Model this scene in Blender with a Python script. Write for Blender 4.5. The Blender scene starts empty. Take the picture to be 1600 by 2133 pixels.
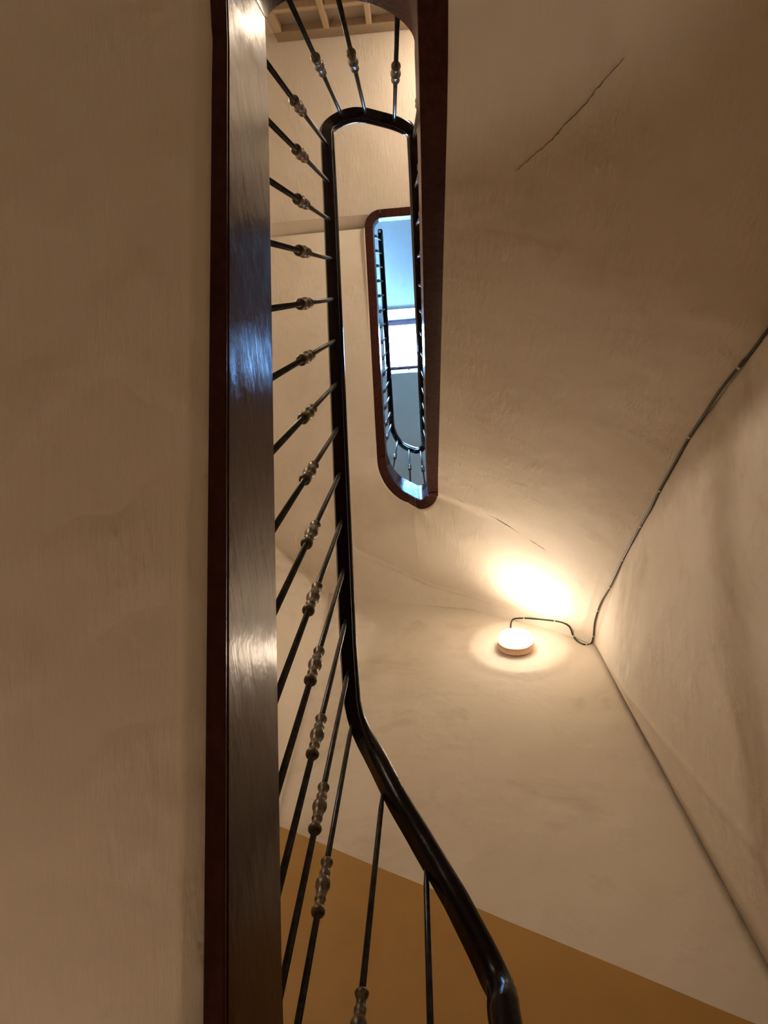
import bpy, bmesh, math, random
from mathutils import Vector, Matrix, noise as mnoise
random.seed(4)
sc = bpy.context.scene
C = sc.collection
ZC = 2.2                                   # height of the lens above the lower floor

def V(x, y, h):                            # stair frame (x to the right of the photo) -> world
    return Vector((-x, y, h + ZC))

# ---------------------------------------------------------------- camera
F_PX, ZX, ZY, TH = 1468.5, 840.0, 597.8, .0783
zv = Vector((ZX - 800, 1066.5 - ZY, F_PX)).normalized()
xv = (Vector((1, 0, 0)) - zv[0] * zv).normalized()
yv = zv.cross(xv)
ct, st = math.cos(TH), math.sin(TH)
def to_world_row(i):                       # camera axis i expressed in the stair frame, then in world
    a = Vector((xv[i], yv[i], zv[i]))
    b = Vector((a.x * ct + a.y * st, -a.x * st + a.y * ct, a.z))
    return Vector((-b.x, b.y, b.z))
right, up, fwd = to_world_row(0), to_world_row(1), to_world_row(2)
cam = bpy.data.cameras.new('camera'); co = bpy.data.objects.new('camera', cam); C.objects.link(co)
co.matrix_world = Matrix(((right.x, up.x, -fwd.x, 0), (right.y, up.y, -fwd.y, 0), (right.z, up.z, -fwd.z, ZC), (0, 0, 0, 1)))
cam.sensor_fit = 'HORIZONTAL'; cam.sensor_width = 36; cam.lens = 36 * F_PX / 1600
cam.clip_start = .01; cam.clip_end = 200
sc.camera = co

# ---------------------------------------------------------------- world, exposure
w = bpy.data.worlds.new('sky'); sc.world = w; w.use_nodes = True
bg = w.node_tree.nodes['Background']; bg.inputs[0].default_value = (.21, .49, 1, 1); bg.inputs[1].default_value = 300
sc.view_settings.view_transform = 'Standard'; sc.view_settings.look = 'None'
sc.view_settings.gamma = 1; sc.view_settings.use_curve_mapping = False
sc.view_settings.exposure = .22
sc.cycles.diffuse_bounces = 6; sc.cycles.glossy_bounces = 3; sc.cycles.max_bounces = 8
sc.cycles.use_adaptive_sampling = True; sc.cycles.adaptive_threshold = .07; sc.cycles.adaptive_min_samples = 16
LAMP = 120.0                                # radiance of the lamp glasses
LAMPCOL = (1, .79, .585, 1)

# ---------------------------------------------------------------- materials
def mat(name):
    m = bpy.data.materials.new(name); m.use_nodes = True
    return m, m.node_tree, m.node_tree.nodes['Principled BSDF']
def nd(t, kind, **kw):
    n = t.nodes.new(kind)
    for k, v in kw.items():
        if k in n.inputs: n.inputs[k].default_value = v
        else: setattr(n, k, v)
    return n
def plaster(name, col, col2, rough=.75, bump=1.0, strokes=(1, 1, 1)):
    m, t, b = mat(name)
    tc = nd(t, 'ShaderNodeTexCoord')
    n1 = nd(t, 'ShaderNodeTexNoise', Scale=2.2, Detail=3, Roughness=.6); t.links.new(tc.outputs['Object'], n1.inputs['Vector'])
    r1 = nd(t, 'ShaderNodeValToRGB'); r1.color_ramp.elements[0].position = .35; r1.color_ramp.elements[1].position = .68
    r1.color_ramp.elements[0].color = (*col2, 1); r1.color_ramp.elements[1].color = (*col, 1)
    t.links.new(n1.outputs[0], r1.inputs[0]); t.links.new(r1.outputs[0], b.inputs['Base Color'])
    ns = nd(t, 'ShaderNodeTexNoise', Scale=1.4, Detail=5, Roughness=.68, Distortion=.6); t.links.new(tc.outputs['Object'], ns.inputs['Vector'])
    rs = nd(t, 'ShaderNodeValToRGB'); rs.color_ramp.elements[0].position = .52; rs.color_ramp.elements[1].position = .72
    rs.color_ramp.elements[0].color = (1, 1, 1, 1); rs.color_ramp.elements[1].color = (.74, .70, .63, 1); t.links.new(ns.outputs[0], rs.inputs[0])
    mxs = nd(t, 'ShaderNodeMix', data_type='RGBA', blend_type='MULTIPLY'); mxs.inputs[0].default_value = min(1, bump) * (.35 if 'soffit' in name else 1)
    t.links.new(r1.outputs[0], mxs.inputs[6]); t.links.new(rs.outputs[0], mxs.inputs[7]); t.links.new(mxs.outputs[2], b.inputs['Base Color'])
    b.inputs['Roughness'].default_value = rough
    # broad trowel relief + brush strokes + sparse scars
    mp = nd(t, 'ShaderNodeMapping'); mp.inputs['Scale'].default_value = strokes; t.links.new(tc.outputs['Object'], mp.inputs['Vector'])
    n2 = nd(t, 'ShaderNodeTexNoise', Scale=5, Detail=2); t.links.new(tc.outputs['Object'], n2.inputs['Vector'])
    n3 = nd(t, 'ShaderNodeTexNoise', Scale=22, Detail=4, Roughness=.55); t.links.new(mp.outputs[0], n3.inputs['Vector'])
    n4 = nd(t, 'ShaderNodeTexNoise', Scale=7, Detail=1); t.links.new(tc.outputs['Object'], n4.inputs['Vector'])
    r4 = nd(t, 'ShaderNodeValToRGB'); r4.color_ramp.elements[0].position = .50; r4.color_ramp.elements[1].position = .66
    t.links.new(n4.outputs[0], r4.inputs[0])
    mu = nd(t, 'ShaderNodeMath', operation='MULTIPLY'); t.links.new(n3.outputs[0], mu.inputs[0]); t.links.new(r4.outputs[0], mu.inputs[1])
    n5 = nd(t, 'ShaderNodeTexNoise', Scale=120, Detail=1); t.links.new(tc.outputs['Object'], n5.inputs['Vector'])
    b1 = nd(t, 'ShaderNodeBump', Strength=.35 * bump, Distance=.012); t.links.new(n2.outputs[0], b1.inputs['Height'])
    b2 = nd(t, 'ShaderNodeBump', Strength=.5 * bump, Distance=.006); t.links.new(mu.outputs[0], b2.inputs['Height']); t.links.new(b1.outputs[0], b2.inputs['Normal'])
    b3 = nd(t, 'ShaderNodeBump', Strength=.12 * bump, Distance=.002); t.links.new(n5.outputs[0], b3.inputs['Height']); t.links.new(b2.outputs[0], b3.inputs['Normal'])
    b4 = nd(t, 'ShaderNodeBump', Strength=.32 * bump, Distance=.004); t.links.new(n3.outputs[0], b4.inputs['Height']); t.links.new(b3.outputs[0], b4.inputs['Normal'])
    t.links.new(b4.outputs[0], b.inputs['Normal'])
    return m
M = {}
M['wall'] = plaster('wall_plaster', (.81, .765, .69), (.76, .705, .62))
M['soffit'] = plaster('soffit_plaster', (.81, .755, .68), (.75, .69, .60), strokes=(3.2, .7, .7))
M['ochre'] = plaster('ochre_paint', (.52, .31, .085), (.46, .27, .07), rough=.45, bump=.4)
M['upper'] = plaster('upper_plaster', (.84, .82, .78), (.80, .78, .74), bump=.5)

def wood(name, col, col2, rough, rvar=.12):
    m, t, b = mat(name)
    if 'varnish' in name: b.inputs['Specular IOR Level'].default_value = .05 if 'string' in name else .09
    tc = nd(t, 'ShaderNodeTexCoord')
    mp = nd(t, 'ShaderNodeMapping'); mp.inputs['Scale'].default_value = (40, 2.0, 40); mp.inputs['Rotation'].default_value = (.55, 0, 0)
    t.links.new(tc.outputs['Object'], mp.inputs['Vector'])
    n = nd(t, 'ShaderNodeTexNoise', Scale=1.6, Detail=6, Roughness=.6); t.links.new(mp.outputs[0], n.inputs['Vector'])
    r = nd(t, 'ShaderNodeValToRGB'); r.color_ramp.elements[0].position = .3; r.color_ramp.elements[1].position = .72
    r.color_ramp.elements[0].color = (*col2, 1); r.color_ramp.elements[1].color = (*col, 1)
    t.links.new(n.outputs[0], r.inputs[0]); t.links.new(r.outputs[0], b.inputs['Base Color'])
    mr = nd(t, 'ShaderNodeMapRange'); mr.inputs['To Min'].default_value = rough - rvar; mr.inputs['To Max'].default_value = rough + rvar
    t.links.new(n.outputs[0], mr.inputs[0]); t.links.new(mr.outputs[0], b.inputs['Roughness'])
    n2 = nd(t, 'ShaderNodeTexNoise', Scale=9, Detail=5); t.links.new(tc.outputs['Object'], n2.inputs['Vector'])
    b0 = nd(t, 'ShaderNodeBump', Strength=.35, Distance=.008); t.links.new(n2.outputs[0], b0.inputs['Height'])
    bp = nd(t, 'ShaderNodeBump', Strength=.22, Distance=.002); t.links.new(n.outputs[0], bp.inputs['Height']); t.links.new(b0.outputs[0], bp.inputs['Normal'])
    t.links.new(bp.outputs[0], b.inputs['Normal'])
    return m
M['string'] = wood('varnished_stringer_wood', (.070, .026, .020), (.040, .014, .011), .25, .06)
M['rail'] = wood('black_varnished_rail', (.012, .007, .007), (.006, .004, .005), .24, .05)
M['tread'] = wood('oak_tread', (.50, .36, .22), (.4, .28, .17), .4)
M['frame_shaded'] = wood('shaded_beige_wood', (.34, .25, .16), (.27, .19, .12), .5)  # darker copy of the beige wood, the top rail's shade put into its colour
M['frame'] = wood('beige_painted_wood', (.50, .37, .24), (.44, .32, .20), .45)
def simple(name, col, rough=.5, metal=0, var=.0, scale=60):
    m, t, b = mat(name)
    b.inputs['Roughness'].default_value = rough; b.inputs['Metallic'].default_value = metal
    tc = nd(t, 'ShaderNodeTexCoord'); n = nd(t, 'ShaderNodeTexNoise', Scale=scale, Detail=4); t.links.new(tc.outputs['Object'], n.inputs['Vector'])
    r = nd(t, 'ShaderNodeValToRGB'); r.color_ramp.elements[0].position = .35; r.color_ramp.elements[1].position = .65
    r.color_ramp.elements[0].color = (*[c * (1 - var) for c in col], 1); r.color_ramp.elements[1].color = (*[min(1, c * (1 + var)) for c in col], 1)
    t.links.new(n.outputs[0], r.inputs[0]); t.links.new(r.outputs[0], b.inputs['Base Color'])
    bp = nd(t, 'ShaderNodeBump', Strength=.2, Distance=.001); t.links.new(n.outputs[0], bp.inputs['Height']); t.links.new(bp.outputs[0], b.inputs['Normal'])
    return m
M['iron'] = simple('dark_iron', (.045, .048, .055), .28, .75, .3)
M['collar'] = simple('tarnished_collar_metal', (.15, .125, .09), .40, .6, .5, 90)
M['cable'] = simple('black_cable_sheath', (.018, .020, .014), .35, 0, .1)
M['clip'] = simple('white_plastic', (.72, .66, .55), .5, 0, .05)
M['ring'] = simple('cream_lamp_base', (.75, .50, .36), .45, 0, .05)
M['floor'] = simple('floor_tiles', (.60, .5, .38), .4, 0, .15, 6)
M['crack'] = simple('crack_shadow', (.20, .145, .10), .9, 0, .4, 40)
M['sash'] = simple('skylight_iron', (.14, .08, .10), .6, .2, .3)
M['panel'] = simple('frosted_transom_glass', (.27, .21, .145), .35, 0, .06, 4)
m, t, b = mat('lamp_glass')
b.inputs['Base Color'].default_value = (.9, .85, .75, 1); b.inputs['Roughness'].default_value = .3
b.inputs['Emission Color'].default_value = LAMPCOL
tc = nd(t, 'ShaderNodeTexCoord'); n = nd(t, 'ShaderNodeTexNoise', Scale=20, Detail=3); t.links.new(tc.outputs['Object'], n.inputs['Vector'])
mr = nd(t, 'ShaderNodeMapRange'); mr.inputs['To Min'].default_value = LAMP * .7; mr.inputs['To Max'].default_value = LAMP * 1.3
t.links.new(n.outputs[0], mr.inputs[0]); t.links.new(mr.outputs[0], b.inputs['Emission Strength'])
M['lamp'] = m
def lampmat(k, side):
    q = m_lamp.copy(); q.name = 'lamp_glass_side' if side else 'lamp_glass'
    for n_ in q.node_tree.nodes:
        if n_.type == 'MAP_RANGE': n_.inputs['To Min'].default_value = LAMP * k * .7; n_.inputs['To Max'].default_value = LAMP * k * 1.3
    return q
m_lamp = m
m, t, b = mat('window_glass')
out = [x for x in t.nodes if x.type == 'OUTPUT_MATERIAL'][0]
tr = nd(t, 'ShaderNodeBsdfTransparent'); tr.inputs[0].default_value = (.93, .97, .96, 1)
gl = nd(t, 'ShaderNodeBsdfGlossy'); gl.inputs['Roughness'].default_value = .02
mx = nd(t, 'ShaderNodeMixShader'); mx.inputs[0].default_value = .08
t.links.new(tr.outputs[0], mx.inputs[1]); t.links.new(gl.outputs[0], mx.inputs[2]); t.links.new(mx.outputs[0], out.inputs[0])
M['glass'] = m

# ---------------------------------------------------------------- helpers
def empty(name, loc, label, cat, group=None):
    o = bpy.data.objects.new(name, None); C.objects.link(o); o.location = loc; o.empty_display_size = .1
    o['label'] = label; o['category'] = cat
    if group: o['group'] = group
    return o
def meshobj(name, vs, fs, mats, parent=None, smooth=False, mi=None, label=None):
    org = Vector(parent_org(parent)) if parent else Vector((0, 0, 0))
    me = bpy.data.meshes.new(name)
    me.from_pydata([tuple(Vector(v) - org) for v in vs], [], fs)
    bm = bmesh.new(); bm.from_mesh(me); bmesh.ops.recalc_face_normals(bm, faces=bm.faces); bm.to_mesh(me); bm.free()
    for m_ in (mats if isinstance(mats, (list, tuple)) else [mats]): me.materials.append(m_)
    if mi:
        for p, k in zip(me.polygons, mi): p.material_index = k
    if smooth:
        me.polygons.foreach_set('use_smooth', [True] * len(me.polygons))
    o = bpy.data.objects.new(name, me); C.objects.link(o)
    if parent: o.parent = parent
    if label: o['label'] = label
    return o
def parent_org(p):
    v = Vector((0, 0, 0))
    while p: v += p.location; p = p.parent
    return v
def box(vs, fs, p0, p1):                   # stair-frame axis-aligned box appended to lists
    k = len(vs)
    for x in (p0[0], p1[0]):
        for y in (p0[1], p1[1]):
            for h in (p0[2], p1[2]): vs.append(V(x, y, h))
    for f in ((0, 1, 3, 2), (4, 6, 7, 5), (0, 4, 5, 1), (2, 3, 7, 6), (0, 2, 6, 4), (1, 5, 7, 3)): fs.append([k + i for i in f])
def bevel(o, wdt=.004, seg=2):
    md = o.modifiers.new('bevel', 'BEVEL'); md.width = wdt; md.segments = seg; md.limit_method = 'ANGLE'; md.angle_limit = .6
def interp(tab, u):
    if u <= tab[0][0]: return tab[0][1:]
    for a, b_ in zip(tab, tab[1:]):
        if u <= b_[0]:
            k = (u - a[0]) / (b_[0] - a[0]); return tuple(p + (q - p) * k for p, q in zip(a[1:], b_[1:]))
    return tab[-1][1:]
def nz(x, y, z, s): return mnoise.noise(Vector((x * s, y * s, z * s)))

# ---------------------------------------------------------------- the helix of the stair
S = 4.15                                   # storey height
RT = [(0, 1.53), (1, 2.435), (1.5, 2.50), (2, 2.518), (3, 2.565), (3.5, 2.60), (4, 2.645), (4.303, 3.38), (5, 5.00), (5.5, 5.08), (6, 5.14), (7, 5.27), (7.5, 5.48), (8, 5.68)]
def R0(u):
    k = math.floor(u / 8)
    if u >= 8: return 5.68 + (u - 8) * .885            # last flight
    return interp(RT, u - 8 * k)[0] + S * k
def R(u):
    ws = .10; dz = 0
    return sum(R0(u + ws * (i - 2) / 2) for i in range(5)) / 5 + dz
#          xl     xr     yb      yt   yBL    yBR
PATHS = {
 'in':   ((-.217, .059, -1.140, .553, -.98, -1.08), (-.187, .059, -1.172, .475, -1.03, -1.10)),
 'foot': ((-.238, .090, -1.168, .572, -.98, -1.08), (-.212, .090, -1.200, .50, -1.03, -1.10)),
 'rail': ((-.205, .064, -1.125, .542, -.98, -1.00), (-.170, .078, -1.175, .48, -1.03, -1.10)),
}
def P(kind, u, d=0):
    lo, hi = PATHS[kind]
    k = min(1, max(0, (u - 2) / 4)); k = k * k * (3 - 2 * k)
    xl, xr, yb, yt, yBL, yBR = [a + (b_ - a) * k for a, b_ in zip(lo, hi)]
    xl -= d; xr += d; yb -= d; yt += d
    yTS = .485 if u < 7 else .415
    xTL, xTR, xBR, xBL = -.125, -.035, .005, -.055
    v = u % 8; s = int(v); f = v - s; a = f * math.pi / 2
    if kind == 'rail' and u < 7: xTL, xTR = -.10, -.05
    if kind == 'rail' and u < 0: xBR, yBR = -.03, -.97
    if s == 0: return (xl, yBL + (yTS - yBL) * f)
    if s == 1: return (xTL + (xl - xTL) * math.cos(a), yTS + (yt - yTS) * math.sin(a))
    if s == 2: return (xTL + (xTR - xTL) * f, yt)
    if s == 3: return (xTR + (xr - xTR) * math.sin(a), yTS + (yt - yTS) * math.cos(a))
    if s == 4: return (xr, yTS + (yBR - yTS) * f)
    if s == 5: return (xBR + (xr - xBR) * math.cos(a), yBR + (yb - yBR) * math.sin(a))
    if s == 6: return (xBR + (xBL - xBR) * f, yb)
    return (xBL + (xl - xBL) * math.sin(a), yBL + (yb - yBL) * math.cos(a))
def usamples(a, b_, per_straight=6, per_curve=7):
    us = [a]; u = a
    while u < b_ - 1e-9:
        s = int(math.floor(u + 1e-9)) % 8
        n = {0: per_straight, 4: per_straight * 2, 2: 1, 6: 2}.get(s, per_curve)
        nxt = math.floor(u * n + 1e-6 + 1) / n
        u = min(nxt, b_); us.append(u)
    return us
def sweep(kind, us, prof, hfun, flare=None):
    """closed profile of (d outward, v up) swept along the path"""
    vs, fs = [], []; n = len(prof)
    for u in us:
        for d, v in prof:
            x, y = P(kind, u, d); vs.append(V(x, y, hfun(u) + v))
    for i in range(len(us) - 1):
        for j in range(n):
            a = i * n + j; b_ = i * n + (j + 1) % n
            fs.append([a, b_, b_ + n, a + n])
    fs.append(list(range(n))); fs.append([(len(us) - 1) * n + j for j in range(n)][::-1])
    return vs, fs
T = .055; SH = .317
HB = lambda u: R(u) - 1.246                # underside of the stringer
STR = [(T, 0), (.005, 0), (.001, .001), (-.0008, .004), (-.0008, .008), (.001, .011), (.008, .012), (.008, .019), (.001, .020), (0, .0215), (0, .30), (0, SH - .002), (.002, SH), (T, SH)]

# outer (wall side) edge of each underside: U -> x, y, H
XR, XL, YB, YT = .92, -1.15, -1.95, 1.65
OUT = [(0, XL, -1.43, .37), (1, XL, .47, 1.14), (1.15, XL, .58, 1.20), (1.6, XL, YT, 1.20), (2, -.5, YT, 1.20), (3, .35, YT, 1.20), (3.5, XR, YT, 1.20), (4, XR, .66, 1.19),
       (4.25, XR, -.18, 1.88), (4.5, XR, -.54, 2.33), (5, XR, -1.26, 3.03), (5.6, XR, YB, 3.50), (6.3, .29, YB, 4.03), (7, -.40, YB, 4.27), (7.3, -.63, YB, 4.40),
       (7.7, -.93, -1.65, 4.49), (8, XL, -1.43, 4.52)]
def outer(u):
    if u >= 8: f = min(1, u - 8); return (XL, -1.43 + 1.845 * f, 4.52 + .885 * f)
    k = math.floor(u / 8); x, y, h = interp(OUT, u - 8 * k); return (x, y, h + S * k)
LIP = [(-8, .055), (-1.5, .05), (-.5, .019), (1.2, .017), (3, .04), (4, .053), (20, .053)]
CREASE = [(5.0, 0, .92), (5.5, .03, .92), (6.0, .06, .9), (6.4, .07, .88), (7.0, .15, .66), (7.5, .08, .55), (8, 0, .5)]   # U -> rise, where
def soffit_pt(u, row):
    """row: 0 at the stringer, 1 fillet, then 0..1 across"""
    lip = interp(LIP, u)[0]; hb = HB(u)
    near = 1 - min(1, max(0, (u - 1.5) / 2.5))
    if row == 'a': x, y = P('in', u, lip); return x, y, hb + .003
    drop = .004 + .022 * near
    x0, y0 = P('in', u, lip + .009 + .004 * near); h0 = hb - drop
    if u > 8.5: h0 += (.05 if row != 'b' else 0) * (u - 8.5) * 2 * (1 if row != 'a' else 0)
    if row == 'b': return x0, y0, h0
    x1, y1, h1 = outer(u)
    um = u if u >= 0 else u + 8
    amp, pk = interp(CREASE, um) if um < 8 else (0, .5)
    row = row / .8 * pk if row < .8 else pk + (row - .8) / .2 * (1 - pk)
    tri = row / pk if row < pk else (1 - row) / (1 - pk)
    tri = tri ** 1.4 if row < pk else tri ** .8
    h = h0 + (h1 - h0) * row + amp * tri - .009 * math.exp(-((row - pk) / .014) ** 2) * min(1, amp / .03)
    x = x0 + (x1 - x0) * row; y = y0 + (y1 - y0) * row
    e = min(1, row * 6, (1 - row) * 8) if row < 1 else 0
    h += e * (.010 * nz(x, y, h, 2.3) + .004 * nz(x, y, h, 7))
    return x, y, h

# ---------------------------------------------------------------- structure: undersides, walls, roof
def structure(o, kind='structure'):
    o['kind'] = kind; return o
def soffit(name, u0, u1, label):
    us = usamples(u0, u1, 22, 12)
    for a in OUT:                                      # keep the wall corners sharp
        for k in (-1, 0, 1):
            if u0 < a[0] + 8 * k < u1: us.append(a[0] + 8 * k)
    us = sorted(set(round(u, 5) for u in us))
    rows = ['a', 'b'] + sorted([.01 + .99 * i / 26 for i in range(27)] + [.8 + q for q in (-.03, -.02, -.013, -.006, 0, .006, .013, .02, .035, .05)])
    vs, fs = [], []; n = len(rows)
    for u in us:
        for r in rows: vs.append(V(*soffit_pt(u, r)))
    for i in range(len(us) - 1):
        for j in range(n - 1): fs.append([i * n + j, i * n + j + 1, (i + 1) * n + j + 1, (i + 1) * n + j])
    o = meshobj(name, vs, fs, M['soffit'], smooth=True, label=label)
    return structure(o)
soffit('ceiling', -3.9, 0, 'plastered underside of the lowest flight')
soffit('ceiling', 0, 3.0, 'plastered underside of the near left flight beside the dark stringer')
soffit('ceiling', 3.0, 6.6, 'plastered underside of the right flight curving to the lamp wall')
soffit('ceiling', 6.6, 9, 'plastered underside of the upper left flight')
# underside of the top landing, with the fold where the flight meets it
vs, fs = [], []
ys = [.40, .41, .417, .505, .55, .7, .9, 1.1, 1.3, 1.5, YT]
hs = [5.40, 5.40, 5.40, 5.352, 5.350] + [5.350] * 6
def xspan(y): return (XL, -.215) if y < .5 else (XL, XR)
for y, h in zip(ys, hs):
    x0, x1 = xspan(y)
    for i in range(17): vs.append(V(x0 + (x1 - x0) * i / 16, y, h))
for j in range(len(ys) - 1):
    if ys[j] < .5 <= ys[j + 1]: continue
    for i in range(16): fs.append([j * 17 + i, j * 17 + i + 1, (j + 1) * 17 + i + 1, (j + 1) * 17 + i])
k = len(vs)
for y, h in ((.417, 5.405), (.505, 5.352)):
    for i in range(9): vs.append(V(XL + (-.215 - XL) * i / 8, y, h))
for i in range(8): fs.append([k + i, k + i + 1, k + 9 + i + 1, k + 9 + i])
structure(meshobj('ceiling', vs, fs, M['soffit'], label='plastered underside of the top landing'))

def wall_grid(name, p0, p1, h0, h1, nx, nh, disp, mats, matfun, label, thick):
    vs, fs, mi = [], [], []
    dx, dy = p1[0] - p0[0], p1[1] - p0[1]; L = math.hypot(dx, dy); nx_, ny_ = -dy / L, dx / L   # normal into the room
    for j in range(nh + 1):
        h = h0 + (h1 - h0) * j / nh
        for i in range(nx + 1):
            x = p0[0] + dx * i / nx; y = p0[1] + dy * i / nx; d = disp(x, y, h)
            if i in (0, nx): d = 0
            vs.append(V(x + nx_ * d, y + ny_ * d, h))
    for j in range(nh):
        for i in range(nx):
            a = j * (nx + 1) + i; fs.append([a, a + 1, a + nx + 2, a + nx + 1])
            mi.append(matfun(*(p0[0] + dx * (i + .5) / nx, p0[1] + dy * (i + .5) / nx, h0 + (h1 - h0) * (j + .5) / nh)) if matfun else 0)
    o = meshobj(name, vs, fs, mats, smooth=True, mi=mi, label=label)
    # give the wall its masonry thickness behind the plaster
    k = Vector((-nx_ * -1, -ny_, 0))
    md = o.modifiers.new('masonry', 'SOLIDIFY'); md.thickness = thick; md.offset = 1 if wall_dir(o, V(0, 0, 0)) else -1
    return structure(o)
def wall_dir(o, target):
    p = o.data.polygons[len(o.data.polygons) // 2]
    return (target - p.center).dot(p.normal) < 0
H0, H1 = -2.2, 9.1
LX, LH = .487, 3.50                        # lamp on the wall at the foot of the well
def disp_b(x, y, h):
    d = .006 * nz(x, 3, h, 1.7) + .003 * nz(x, 7, h, 5)
    r = math.hypot(x - LX - .02, (h - LH - .02) * .95)
    d += .010 * math.exp(-((r - .27) / .035) ** 2) + .004 * math.exp(-(r / .2) ** 2)
    return d
# bottom wall split along the painted dado line
def dado_h(x, y): return 1.87 - .570 * x
def quadwall_dado(name, p0, p1, hsplit, h1, label, disp, fold=None):
    n = max(2, int(math.hypot(p1[0] - p0[0], p1[1] - p0[1]) / .03)); vs, fs, mi = [], [], []
    lo, hi = 24, int((h1 - 1.2) / .03)
    dx, dy = p1[0] - p0[0], p1[1] - p0[1]; L = math.hypot(dx, dy); nx_, ny_ = -dy / L, dx / L
    for i in range(n + 1):
        x = p0[0] + dx * i / n; y = p0[1] + dy * i / n; hd = hsplit(x, y)
        hd = hsplit(x, y)
        col = [H0 + (hd - H0) * j / lo for j in range(lo + 1)] + [hd + (h1 - hd) * (j + 1) / hi for j in range(hi)]
        for h in col:
            yy = y
            if fold:                       # pack columns onto the fold line
                c = fold(h); K = [0, .3, .6, .8, .9, .95, 1, 1.05, 1.1, 1.2]
                yy = p0[1] + (c - p0[1]) * K[i] if i < 10 else (p0[1] + (c - p0[1]) * 1.2) + (p1[1] - (p0[1] + (c - p0[1]) * 1.2)) * (i - 9) / (n - 9)
            d = 0 if i in (0, n) else disp(x, yy, h)
            vs.append(V(x + nx_ * d, yy + ny_ * d, h))
    m_ = lo + hi + 1
    for i in range(n):
        for j in range(m_ - 1):
            a = i * m_ + j; fs.append([a, a + 1, a + m_ + 1, a + m_]); mi.append(1 if j < lo else 0)
    o = meshobj(name, vs, fs, [M['wall'], M['ochre']], smooth=True, mi=mi, label=label)
    md = o.modifiers.new('masonry', 'SOLIDIFY'); md.thickness = .2; md.offset = 1 if wall_dir(o, V(0, 0, 0)) else -1
    return structure(o)
quadwall_dado('wall_back', (-.63, YB), (XR, YB), dado_h, 7.2, 'plaster wall with the lamp and ochre painted dado', lambda x, y, h: disp_b(x, y, h))
quadwall_dado('wall_corner', (XL, -1.43), (-.63, YB), lambda x, y: 2.23 + (x + .63) * -.5, 7.7, 'canted plaster corner left of the lamp wall', lambda x, y, h: .004 * nz(x, y, h, 2))
def crease_y(h): return min(-1.2, -1.915 + max(0, 3.5 - h) * .204)
def soff_h(y): return interp([(-1.95, 3.5), (-1.26, 3.03), (-.54, 2.33), (-.18, 1.88), (.66, 1.19), (1.65, 1.2)], y)[0]
def disp_r(x, y, h):                       # the wall is built out near the corner and folds back along a line running down from it
    yc = crease_y(h); A = .075 * min(1, max(0, (soff_h(y) - .03 - h) / .6))
    t_ = (y - YB) / (yc - YB)
    d = A * (t_ if t_ < 1 else math.exp(-((y - yc) / 1.6) ** 2))
    bead = .004 * math.exp(-((y - yc) / .014) ** 2) * min(1, A / .03)
    return d + bead + .004 * nz(2, y, h, 1.6) * min(1, (y - YB) * 4) + .002 * nz(5, y, h, 6) * min(1, (y - YB) * 4)
quadwall_dado('wall_right', (XR, YB), (XR, YT), lambda x, y: max(-1.6, 1.345 - 2.4 * (y - YB)), H1, 'right plaster wall under the black cable', disp_r, crease_y)
quadwall_dado('wall_left', (XL, YT), (XL, -1.43), lambda x, y: -1.4, H1, 'left plaster wall of the stairwell', lambda x, y, h: .004 * nz(x, y, h, 2))
quadwall_dado('wall_front', (XR, YT), (XL, YT), lambda x, y: -.9, H1, 'end wall of the landings', lambda x, y, h: .004 * nz(x, y, h, 2))
vs, fs = [], []; box(vs, fs, (XL - .2, YB - .2, H0 - .2), (XR + .2, YT + .2, H0)); structure(meshobj('floor', vs, fs, M['floor'], label='tiled floor at the bottom of the stair'))

# roof: flat ceiling, then a slope with the skylight opening and an added unseen one
sy, sh = 1.72, 1.60                        # run and fall of the slope
YA, HA = -.23, 8.60
L_ = math.hypot(sy, sh); ty, th_ = -sy / L_, -sh / L_; ny2, nh2 = -sh / L_, sy / L_      # down the slope, outward
def sl(x, s, n):                           # slope coordinates: s down, n outward
    return V(x, YA + ty * s + ny2 * n, HA + th_ * s + nh2 * n)
vs, fs = [], []; box(vs, fs, (XL - .2, YA, HA), (XR + .2, YT + .2, HA + .25)); structure(meshobj('ceiling', vs, fs, M['upper'], label='flat attic ceiling'))
def sbox(vs, fs, x0, x1, s0, s1, n0, n1, s0o=None, s1o=None):
    s0o = s0 if s0o is None else s0o; s1o = s1 if s1o is None else s1o
    k = len(vs)
    for x in (x0, x1):
        for a, b_ in ((s0, n0), (s1, n0), (s1o, n1), (s0o, n1)): vs.append(sl(x, a, b_))
    for f in ((0, 1, 2, 3), (7, 6, 5, 4), (0, 4, 5, 1), (1, 5, 6, 2), (2, 6, 7, 3), (3, 7, 4, 0)): fs.append([k + i for i in f])
SA, SB = .02, .93                          # opening along the slope (inner face)
OPN = [(-1.12, -.32), (-.235, .150)]  # the left opening is an unseen skylight added for extra daylight
vs, fs = [], []
sbox(vs, fs, XL - .2, XR + .2, -.25, SA, 0, .25)
sbox(vs, fs, XL - .2, XR + .2, SB, L_ + .35, 0, .25, s0o=SB - .25)
edges = [XL - .2, OPN[0][0], OPN[0][1], OPN[1][0], OPN[1][1], XR + .2]
for i in (0, 2, 4): sbox(vs, fs, edges[i], edges[i + 1], SA, SB, 0, .25, s1o=SB - .25)
structure(meshobj('ceiling', vs, fs, M['upper'], label='sloping attic ceiling around the skylights'))
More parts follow.
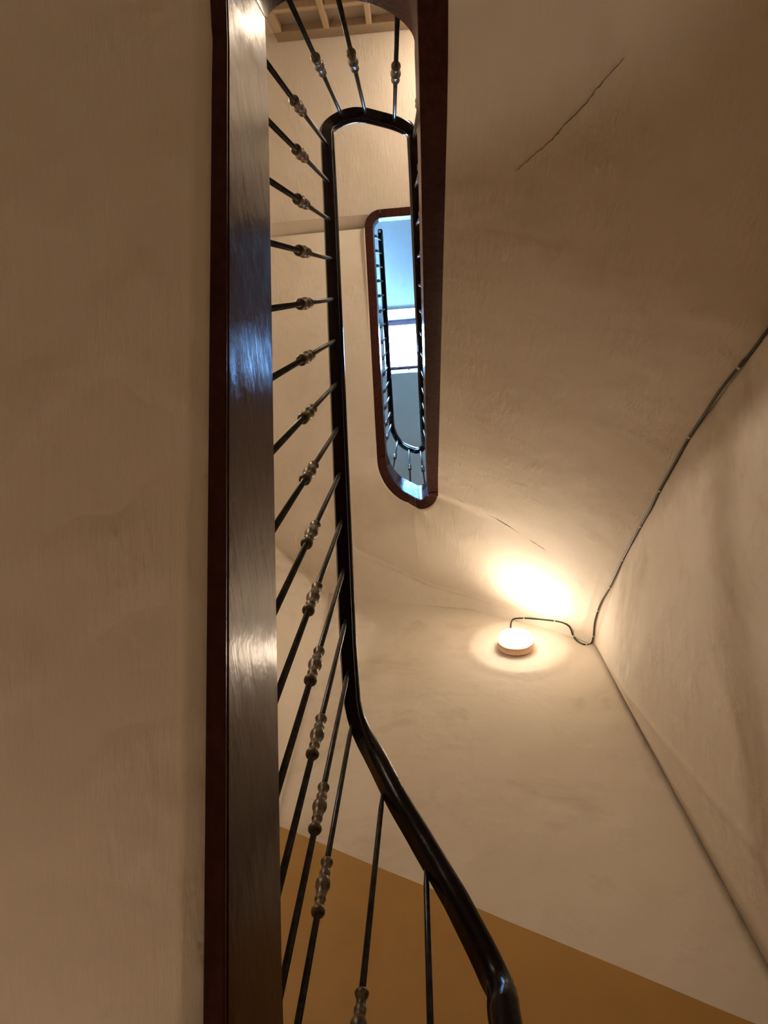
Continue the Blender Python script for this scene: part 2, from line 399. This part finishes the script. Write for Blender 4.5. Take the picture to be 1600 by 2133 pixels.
for k, (x0, x1) in enumerate(OPN):
    wn = ('window_2_added', 'window_1', 'window_4')[k]
    org = sl((x0 + x1) / 2, .35, .2)
    e = bpy.data.objects.new(wn, None); C.objects.link(e); e.location = org; e['kind'] = 'structure'
    e['label'] = 'small iron framed skylight blown white by daylight' if k == 1 else ('unseen skylight on the left, added to bring in more daylight', '', 'third skylight out of sight on the right')[k]
    s0, s1 = SA - .005, SB - .22
    xr = x1 - .030; xl = x0 + .03
    for a, b_, c, d_ in ((x0 - .02, xl, s0, s1), (xr, x1 + .02, s0, s1), (x0, x1, s0, s0 + .085), (x0, x1, s1 - .012, s1 + .01)):
        vs, fs = [], []; sbox(vs, fs, a, b_, c, d_, .185, .225); meshobj('window_frame', vs, fs, M['sash'], e)
    mid = .002 if k == 1 else (x0 + x1) / 2
    vs, fs = [], []; sbox(vs, fs, mid - .005, mid + .005, s0 + .03, s1 + .05, .16, .175); meshobj('stay_bar', vs, fs, M['sash'], e)
    vs, fs = [], []; sbox(vs, fs, mid - .009, mid + .009, s1 + .04, s1 + .075, .135, .16); meshobj('handle', vs, fs, M['sash'], e)
    vs, fs = [], []; sbox(vs, fs, x0, x1, s0, s1, .203, .207); meshobj('pane', vs, fs, M['glass'], e)

# ---------------------------------------------------------------- staircase: stringers, steps, landings
stair = empty('staircase', V(0, 0, H0), 'curved wooden staircase with dark varnished stringer climbing around the open well', 'staircase')
joints = [-4, -3, -1.85, 0.02, 1.0, 3.0, 4.98, 6.35, 6.93, 8.0, 9.0]
for a, b_ in zip(joints, joints[1:]):
    us = usamples(a + .002, b_ - .002, 10, 12)
    vs, fs = sweep('in', us, STR, HB)
    o = meshobj('stringer', vs, fs, M['string'], stair, smooth=True)
    o.data.polygons.foreach_set('use_smooth', [True] * len(o.data.polygons))
    md = o.modifiers.new('edges', 'EDGE_SPLIT'); md.split_angle = math.radians(35)
# stringer along the top landing: rounded corner, then straight to the right wall
LH_ = 5.345
def hl(u): return HB(9) + (LH_ - HB(9)) * min(1, (u - 9) / .8)
us = [9 + .98 * i / 10 for i in range(11)]
vs, fs = sweep('in', us, STR, hl); o = meshobj('stringer', vs, fs, M['string'], stair, smooth=True); o.modifiers.new('edges', 'EDGE_SPLIT').split_angle = .6
x0, y0 = P('in', 9.999, 0)
vs, fs = [], []
for x in (x0 + .001, XR):
    for d, v in STR: vs.append(V(x, y0 + d, LH_ + v))
n = len(STR)
for j in range(n): fs.append([j, (j + 1) % n, (j + 1) % n + n, j + n])
fs.append(list(range(n))); fs.append(list(range(n, 2 * n))[::-1])
meshobj('stringer', vs, fs, M['string'], stair)
# steps
def ring(u0, u1, top, bot, d0=T + .002):
    vs, fs = [], []; us = [u0 + (u1 - u0) * i / 4 for i in range(5)]
    for a in OUT:
        for k in (-1, 0, 1):
            if u0 < a[0] + 8 * k < u1: us.append(a[0] + 8 * k)
    us = sorted(us)
    for u in us:
        xi, yi = P('in', u, d0); xo, yo, _ = outer(u)
        ho_ = outer(u)[2]; um = u if u >= 0 else u + 8
        am = interp(CREASE, um)[0] if um < 8 else 0
        bi = min(top - .015, HB(u) + .10 + am * 1.6); bo = min(top - .015, ho_ + .08 + am * 1.6)
        if bot is not None: bi = bo = bot
        ti = top if bot is not None else min(top, HB(u) + .29); bi = min(bi, ti - .01)
        for zi, zo in ((bi, bo), (ti, top)): vs.append(V(xi, yi, zi)); vs.append(V(xo, yo, zo))
    for i in range(len(us) - 1):
        a = 4 * i
        fs += [[a, a + 1, a + 5, a + 4], [a + 2, a + 6, a + 7, a + 3], [a, a + 4, a + 6, a + 2], [a + 1, a + 3, a + 7, a + 5]]
    fs += [[0, 2, 3, 1], [4 * len(us) - 4, 4 * len(us) - 3, 4 * len(us) - 1, 4 * len(us) - 2]]
    return vs, fs
def solve_u(target, a, b_):
    for _ in range(40):
        m_ = (a + b_) / 2
        if R(m_) < target: a = m_
        else: b_ = m_
    return a
def flight(ua, ub, n):
    ra, rb = R(ua), R(ub); cuts = [ua] + [solve_u(ra + (rb - ra) * i / n, ua, ub) for i in range(1, n)] + [ub]
    for i in range(n):
        ho = max(outer(cuts[i])[2], outer(cuts[i + 1])[2])
        hi = max(HB(cuts[i]), HB(cuts[i + 1]))
        top = ra + (rb - ra) * (i + 1) / n - 1.246 + .24
        um = cuts[i] if cuts[i] >= 0 else cuts[i] + 8; am = max(interp(CREASE, um)[0], interp(CREASE, um + .3)[0]) if um < 7.7 else .02
        top = max(top, ho + .10 + am * 1.5)
        vs, fs = ring(cuts[i], cuts[i + 1], top, None)
        meshobj('step', vs, fs, M['tread'], stair)
flight(-3.9, 0, 13); flight(0, 1, 5); flight(4, 8, 17); flight(8, 9, 5)
vs, fs = ring(1.0, 4.0, 1.52, 1.30, .07); meshobj('landing', vs, fs, M['tread'], stair)
vs, fs = [], []; box(vs, fs, (XL, y0 + T + .01, 5.42), (XR, YT, 5.60)); meshobj('landing', vs, fs, M['tread'], stair)

# ---------------------------------------------------------------- railing
rail = empty('stair_railing', V(-.2, -1, -.5), 'black varnished handrail on thin iron balusters with brass-grey collars', 'railing')
RP = [(.015, 0), (-.0155, 0), (-.017, .004), (-.0165, .009), (-.021, .014), (-.0235, .022), (-.023, .031), (-.019, .039), (-.011, .0445), (0, .046), (.011, .0445), (.019, .039), (.022, .031), (.021, .022), (.017, .010)]
rj = [-4, -2.6, -1.55, .083, .955, 2.6, 4.3, 6.05, 7.9, 9.04]
STEP = .02
def _dense():                                 # dense, arc-length smoothed centre line under the rail
    us = [-4.4 + STEP * i for i in range(int(13.3999 / STEP) + 1)]
    # the lowest turn, where the rail sweeps down past the lens
    low = [(-4.4, .084, .60, -2.05), (-3.4, .084, -.42, -.52), (-3.15, .083, -.97, .36), (-3.0, .081, -1.045, .52), (-2.85, .076, -1.078, .67), (-2.68, .069, -1.092, .79), (-2.48, .063, -1.101, .85), (-2.3, .056, -1.097, .885),
           (-1.9, .030, -1.090, .95), (-1.55, .004, -1.085, 1.02), (-1.25, -.025, -1.082, 1.085), (-.95, -.058, -1.071, 1.165), (-.62, -.105, -1.056, 1.26),
           (-.38, -.144, -1.047, 1.36), (-.22, -.176, -1.041, 1.45), (-.10, -.196, -1.020, 1.51), (0, -.205, -.978, 1.54)]
    pt = [Vector((*P('rail', u), R(u))) if u > 0 else Vector(interp(low, u)) for u in us]
    out = []
    for i, p in enumerate(pt):
        acc = Vector((0, 0, 0)); wsum = 0; dist = 0
        for sg in (-1, 1):
            j = i; dist = 0
            while dist < .09 and 0 <= j + sg < len(pt):
                dist += (pt[j + sg] - pt[j]).length; j += sg
                wt = math.exp(-(dist / .042) ** 2) * (pt[j] - pt[j - sg]).length; acc += pt[j] * wt; wsum += wt
        out.append(acc / wsum)
    return us, out
_US, _PT = _dense()
def rail_c(u):
    f = (min(u, 8.995) - _US[0]) / STEP; i = max(0, min(len(_PT) - 2, int(f)))
    if u > 8.9: x, y = P('rail', min(u, 8.9995)); return Vector((x, y, R(u)))
    return _PT[i].lerp(_PT[i + 1], f - i)
def rail_section(u):
    c = rail_c(u); t = (rail_c(min(u + .05, 8.9)) - rail_c(min(u, 8.85) - .05)).normalized()
    n_ = Vector((-t.y, t.x, 0)).normalized()      # the well lies to the right of the climb
    u_ = n_.cross(t); u_ = u_ if u_.z > 0 else -u_
    return [V(*(c + n_ * d + u_ * v)) for d, v in RP]
for a, b_ in zip(rj, rj[1:]):
    us = [u for u in usamples(a + .0001, min(b_ - .0001, 9), 8, 14)]
    vs, fs = [], []; n = len(RP)
    for u in us:
        vs += rail_section(u)
    if b_ > 9:                                 # squared-off end by the top landing
        sec = rail_section(8.999); c0 = rail_c(8.999); t0 = (rail_c(8.85) - rail_c(8.75)).normalized()
        k = (.497 - c0.y) / t0.y; vs += [V(*(Vector((-q.x, q.y, q.z - ZC)) + t0 * k)) for q in sec]
        us = us + [9.05]
    for i in range(len(us) - 1):
        for j in range(n): fs.append([i * n + j, i * n + (j + 1) % n, (i + 1) * n + (j + 1) % n, (i + 1) * n + j])
    fs.append(list(range(n))); fs.append([(len(us) - 1) * n + j for j in range(n)][::-1])
    o = meshobj('handrail', vs, fs, M['rail'], rail, smooth=True); o.modifiers.new('edges', 'EDGE_SPLIT').split_angle = .75
# steel core strip screwed under the rail end
def lathe(prof, seg=14):                       # (r, z) -> mesh lists, local z
    vs, fs = [], []; n = len(prof)
    for i in range(seg):
        a = 2 * math.pi * i / seg
        for r, z in prof: vs.append(Vector((r * math.cos(a), r * math.sin(a), z)))
    for i in range(seg):
        k = (i + 1) % seg
        for j in range(n - 1): fs.append([i * n + j, i * n + j + 1, k * n + j + 1, k * n + j])
    fs.append([i * n for i in range(seg)][::-1]); fs.append([i * n + n - 1 for i in range(seg)])
    return vs, fs
def mk(name, prof, mt, seg=14):
    vs, fs = lathe(prof, seg); me = bpy.data.meshes.new(name); me.from_pydata([tuple(v) for v in vs], [], fs)
    bm = bmesh.new(); bm.from_mesh(me); bmesh.ops.recalc_face_normals(bm, faces=bm.faces); bm.to_mesh(me); bm.free()
    me.materials.append(mt); me.polygons.foreach_set('use_smooth', [True] * len(me.polygons)); return me
BL = .945                                     # z=0 is under the handrail, the bar hangs down
ME_ROD = mk('baluster', [(.0058, -BL), (.0058, -.03), (.0046, -.012), (.0042, .006)], M['iron'], 12)
cp = [(.0062, .0), (.0105, .001), (.0125, .005), (.0128, .009), (.0105, .013), (.0078, .017), (.0080, .028), (.0100, .031), (.0103, .034), (.0088, .036), (.0098, .046), (.0102, .050), (.0112, .054),
      (.0135, .060), (.0140, .066), (.0132, .073), (.0105, .078), (.0090, .082), (.0100, .087), (.0104, .093), (.0090, .096), (.0078, .101), (.0085, .109), (.0112, .114), (.0120, .118), (.0108, .122), (.0062, .124)]
ME_COL = mk('collar', [(r, z - .548) for r, z in cp], M['collar'], 18)
LU = lambda y: (y + .98) / 1.465                # y on the near left flight -> U
us_b = []
us_b += [LU(y) for y in [-.917 + .1124 * i for i in range(13)]][:13]       # near left flight
us_b = [u for u in us_b if u < 1.02]
us_b += [1.62, 2.35, 3.33, 3.98]              # around the head of the well
y = .33
while y > -1.02: us_b.append(4 + (.468 - y) / 1.548); y -= .115
us_b += [5.6, 6.72, 7.42, 7.93]
us_b += [8 + (yy + 1.03) / 1.445 for yy in [-.96 + .1135 * i for i in range(13)]]
us_b += [-.13, -.56, -1.20, -2.75, -3.05]           # around the foot of the well
y = -.92
while y < .33: us_b.append(-8 + 4 + (.44 - y) / 1.52); y += .115
# phase of the turning balusters seen at the foot of the well
for u in sorted(us_b):
    if u > 9.0: continue
    xt, yt, _ = rail_c(u); xf, yf = P('foot', u)
    if u < 0: k_ = Vector((xf - xt, yf - yt)); k_.normalize(); xt += k_.x * .010; yt += k_.y * .010
    top = V(xt, yt, _); hf = _ - .929
    foot = V(xf, yf, hf)
    zdir = (top - foot).normalized()
    q = Vector((0, 0, 1)).rotation_difference(zdir)
    o = bpy.data.objects.new('baluster', ME_ROD); C.objects.link(o); o.parent = rail
    o.location = top - rail.location; o.rotation_mode = 'QUATERNION'; o.rotation_quaternion = q
    c = bpy.data.objects.new('collar', ME_COL); C.objects.link(c); c.parent = o
# bolt head under the free end of the rail
vs, fs = lathe([(.010, 0), (.011, .002), (.007, .006)], 12)
x, y = P('rail', 8.99)
o = meshobj('bolt', [V(x, .475, R(9) - .004) + v for v in vs], fs, M['clip'], rail, smooth=True, label='pale round bolt under the rail end')

# ---------------------------------------------------------------- lamps
def lamp(x, ywall, h, sgn, label, k=1.0, side=.45, rotz=None):
    e = empty('wall_lamp', V(x, ywall, h), label, 'lamp')
    rot = Matrix.Rotation(math.radians(-90 * sgn), 4, 'X')
    if rotz is not None: rot = Matrix.Rotation(math.radians(rotz), 4, 'Z') @ rot
    def part(name, prof, mt, seg=28):
        vs, fs = lathe(prof, seg); return meshobj(name, [e.location + (rot @ v) for v in vs], fs, mt, e, smooth=True)
    part('base', [(.085, 0), (.097, .002), (.0985, .006), (.0985, .028), (.0955, .031), (.0, .031)], M['ring'])
    part('glass_side', [(.091, .0315), (.0925, .034), (.0925, .058), (.090, .066), (.086, .0715)], lampmat(k * side, True))
    part('glass', [(.0865, .071), (.080, .0745), (.062, .079), (.035, .082), (.001, .083)], lampmat(k, False))
    o = part('rim', [(.0925, .0315), (.0975, .032), (.0975, .038), (.0930, .040)], M['ring'])
    return e
lamp(LX, YB + .012, LH, 1, 'round glowing wall lamp with cream base below the cable', .50, .42)
lamp(.57, YT - .005, 4.93, -1, 'round wall lamp under the top landing, out of the frame', 1.25)
lamp(-.36, YB + .012, -.85, 1, 'round wall lamp on the storey below, unseen, added to light the left soffit', 1.25)  # unseen lamp added to light the underside of the near left flight
lamp(XL + .012, .62, 2.35, 1, 'round wall lamp beside the near left flight, out of the frame', 1.35, .45, 90)  # unseen fill lamp added to lift the back wall and right soffit

# ---------------------------------------------------------------- cable with clips
def onx(gx, gy, X): h = X / gx; return (X, gy * h, h)
def ony(gx, gy, Y): h = Y / gy; return (gx * h, Y, h)
def g(px, py):                                # direction of a sight line, used once to measure where the cable runs
    r = Vector((px - 800, 1066.5 - py, F_PX)); vx, vy, vz = r.dot(xv) / r.dot(zv), r.dot(yv) / r.dot(zv), 1
    return (vx * ct + vy * st, -vx * st + vy * ct)
cabR = [(1640, 640), (1600, 692), (1566, 731), (1540, 762), (1500, 812), (1470, 858), (1437, 908), (1405, 966), (1375, 1020), (1357, 1062), (1337, 1096), (1318, 1131), (1300, 1165), (1283, 1198), (1271, 1222), (1256, 1248), (1247, 1270)]
cabB = [(1240, 1296), (1237.5, 1323), (1232, 1340), (1218, 1344), (1205, 1338), (1195, 1325), (1188, 1306), (1175, 1297), (1157, 1293), (1125, 1289), (1093, 1287.5), (1072, 1289), (1065, 1298), (1064, 1312)]
from mathutils.bvhtree import BVHTree
bpy.context.view_layer.update()
TREES = []
for o in C.objects:
    if o.type == 'MESH' and o.get('kind') == 'structure' and (o.name.startswith('ceiling') or o.name.startswith('wall')):
        TREES.append(BVHTree.FromPolygons([o.matrix_world @ v.co for v in o.data.vertices], [tuple(p.vertices) for p in o.data.polygons]))
def seat(px, py, off):                        # the point of plaster met by a sight line, lifted off the surface
    gx, gy = g(px, py); d = V(gx, gy, 1) - V(0, 0, 0); d.normalize(); best = None
    for t_ in TREES:
        h = t_.ray_cast(V(0, 0, 0) + d * 1.2, d)
        if h[0] is not None and (best is None or h[3] < best[1]): best = (h[0], h[3], h[1])
    nn = best[2] if best[2].dot(d) < 0 else -best[2]
    q = best[0] + nn * off; return Vector((-q.x, q.y, q.z - ZC)), nn
pts = [seat(p[0], p[1], .0045)[0] for p in cabR + cabB]
def tube(pts, r, seg=8):
    vs, fs = [], []
    for i, p in enumerate(pts):
        a = pts[max(0, i - 1)]; b_ = pts[min(len(pts) - 1, i + 1)]; d = (b_ - a).normalized()
        s1 = d.cross(Vector((.3, .2, .9))).normalized(); s2 = d.cross(s1)
        for k in range(seg):
            an = 2 * math.pi * k / seg; vs.append(V(*(p + r * (math.cos(an) * s1 + math.sin(an) * s2))))
    for i in range(len(pts) - 1):
        for k in range(seg): fs.append([i * seg + k, i * seg + (k + 1) % seg, (i + 1) * seg + (k + 1) % seg, (i + 1) * seg + k])
    fs.append(list(range(seg))); fs.append([(len(pts) - 1) * seg + k for k in range(seg)][::-1])
    return vs, fs
def catmull(p, n=5):
    o = []
    for i in range(len(p) - 1):
        a, b_, c, d = p[max(0, i - 1)], p[i], p[i + 1], p[min(len(p) - 1, i + 2)]
        for k in range(n):
            t_ = k / n; o.append(.5 * ((2 * b_) + (c - a) * t_ + (2 * a - 5 * b_ + 4 * c - d) * t_ ** 2 + (3 * b_ - a - 3 * c + d) * t_ ** 3))
    o.append(p[-1]); return o
cab = empty('cable', V(*pts[len(cabR)]), 'black electric cable clipped along the ceiling corner down to the lamp', 'cable')
smooth_pts = catmull(pts)
vs, fs = tube(smooth_pts, .0042, 10); meshobj('sheath', vs, fs, M['cable'], cab, smooth=True)
clips = [(1540, 762, 0), (1437, 908, 0), (1375, 1020, 0), (1337, 1096, 0), (1300, 1165, 0), (1271, 1222, 0), (1247, 1270, 0), (1237.5, 1323, 1), (1195, 1325, 1), (1157, 1293, 1), (1093, 1287.5, 1), (1220, 1345, 1)]
for px, py, k in clips:
    p = seat(px, py, .0045)[0]
    i = min(range(len(smooth_pts)), key=lambda j: (smooth_pts[j] - p).length)
    d = (smooth_pts[min(i + 1, len(smooth_pts) - 1)] - smooth_pts[max(0, i - 1)]).normalized()
    q = smooth_pts[i]
    vs, fs = tube([q - d * .0035, q - d * .003, q + d * .003, q + d * .0035], .0062, 10)
    # nail lug towards the wall
    nrm = Vector((0, -1, 0)) if k else Vector((1, 0, 0)); side = d.cross(nrm).normalized()
    v2, f2 = tube([q + side * .004, q + side * .012 + nrm * .004], .0035, 6); n0 = len(vs); vs += v2; fs += [[n0 + a for a in f] for f in f2]
    meshobj('cable_clip', vs, fs, M['clip'], cab, smooth=True)

# ---------------------------------------------------------------- transom window on the top landing
org = V(-.1, YT, 4.4)
tw = bpy.data.objects.new('window_3', None); C.objects.link(tw); tw.location = org; tw['kind'] = 'structure'
tw['label'] = 'beige painted transom frame with frosted panes over the landing'
def tb(name, x0, x1, h0, h1, y0_, y1_, mt, bv=.004):
    vs, fs = [], []; box(vs, fs, (x0, y0_, h0), (x1, y1_, h1)); o = meshobj(name, vs, fs, mt, tw); bevel(o, bv); return o
WX0, WX1 = -.715, .44
tb('window_frame', WX0, WX1, 5.17, 5.345, YT - .055, YT - .002, M['frame_shaded'])
tb('window_frame', WX0, WX0 + .055, 4.0, 5.17, YT - .055, YT - .002, M['frame'])
tb('window_frame', WX1 - .055, WX1, 4.0, 5.17, YT - .055, YT - .002, M['frame'])
for xm in (-.375, -.105, .165): tb('muntin', xm - .018, xm + .018, 4.0, 5.17, YT - .060, YT - .012, M['frame'], .006)
for hm in (4.84, 4.42, 4.0): tb('muntin', WX0 + .05, WX1 - .05, hm - .03, hm + .03, YT - .050, YT - .010, M['frame'])
xs = [WX0 + .05, -.375, -.105, .165, WX1 - .05]
for a, b_ in zip(xs, xs[1:]):
    for h0, h1 in ((4.84, 5.18), (4.42, 4.84), (4.0, 4.42)): tb('pane', a, b_, h0, h1, YT - .014, YT - .006, M['panel'], .001)

# ---------------------------------------------------------------- cracks in the plaster (dark thin ribs of missing skin)
def soffit_hit(gx, gy, ua, ub):
    best = None
    for i in range(121):
        u = ua + (ub - ua) * i / 120
        for j in range(41):
            x, y, h = soffit_pt(u, .01 + .99 * j / 40)
            e = abs(x / h - gx) + abs(y / h - gy)
            if best is None or e < best[0]: best = (e, u, .01 + .99 * j / 40)
    st_u, st_r = (ub - ua) / 120, 1 / 40
    for _ in range(14):
        st_u *= .6; st_r *= .6
        for du in (-1, 0, 1):
            for dr in (-1, 0, 1):
                u, r = best[1] + du * st_u, min(1, max(.01, best[2] + dr * st_r)); x, y, h = soffit_pt(u, r); e = abs(x / h - gx) + abs(y / h - gy)
                if e < best[0]: best = (e, u, r)
    return Vector(soffit_pt(best[1], best[2]))
def crack(pxs, ua, ub, wd, label):
    pp = [soffit_hit(*g(*p), ua, ub) for p in pxs]
    pp = catmull(pp, 6); vs, fs = [], []
    for i, p in enumerate(pp):
        d = (pp[min(i + 1, len(pp) - 1)] - pp[max(i - 1, 0)]).normalized(); s_ = d.cross(Vector((0, 0, 1))).normalized()
        wv = wd * (.35 + 1.0 * abs(nz(i * .9, 1, 2, 1.3))) * math.sin(math.pi * (i + .5) / len(pp)) ** .5
        jog = s_ * .004 * nz(i * .7, 4, 1, 1)
        for k in (-1, 1): vs.append(V(*(p + jog + s_ * k * wv + Vector((0, 0, -.0025)))))
        vs.append(V(*(p + jog + Vector((0, 0, .004)))))
    for i in range(len(pp) - 1):
        a = 3 * i
        for m_, n_ in ((0, 1), (1, 2), (2, 0)): fs.append([a + m_, a + n_, a + 3 + n_, a + 3 + m_])
    structure(meshobj('plaster_crack', vs, fs, M['crack'], label=label))
crack([(1072, 358), (1105, 330), (1150, 291), (1172, 265), (1215, 222), (1255, 172), (1300, 122)], 3.5, 5.0, .0009, 'thin diagonal crack in the right soffit')
crack([(945, 1036), (1010, 1068), (1075, 1106), (1135, 1145)], 4.8, 6.5, .0006, 'faint hairline crack near the foot of the well')
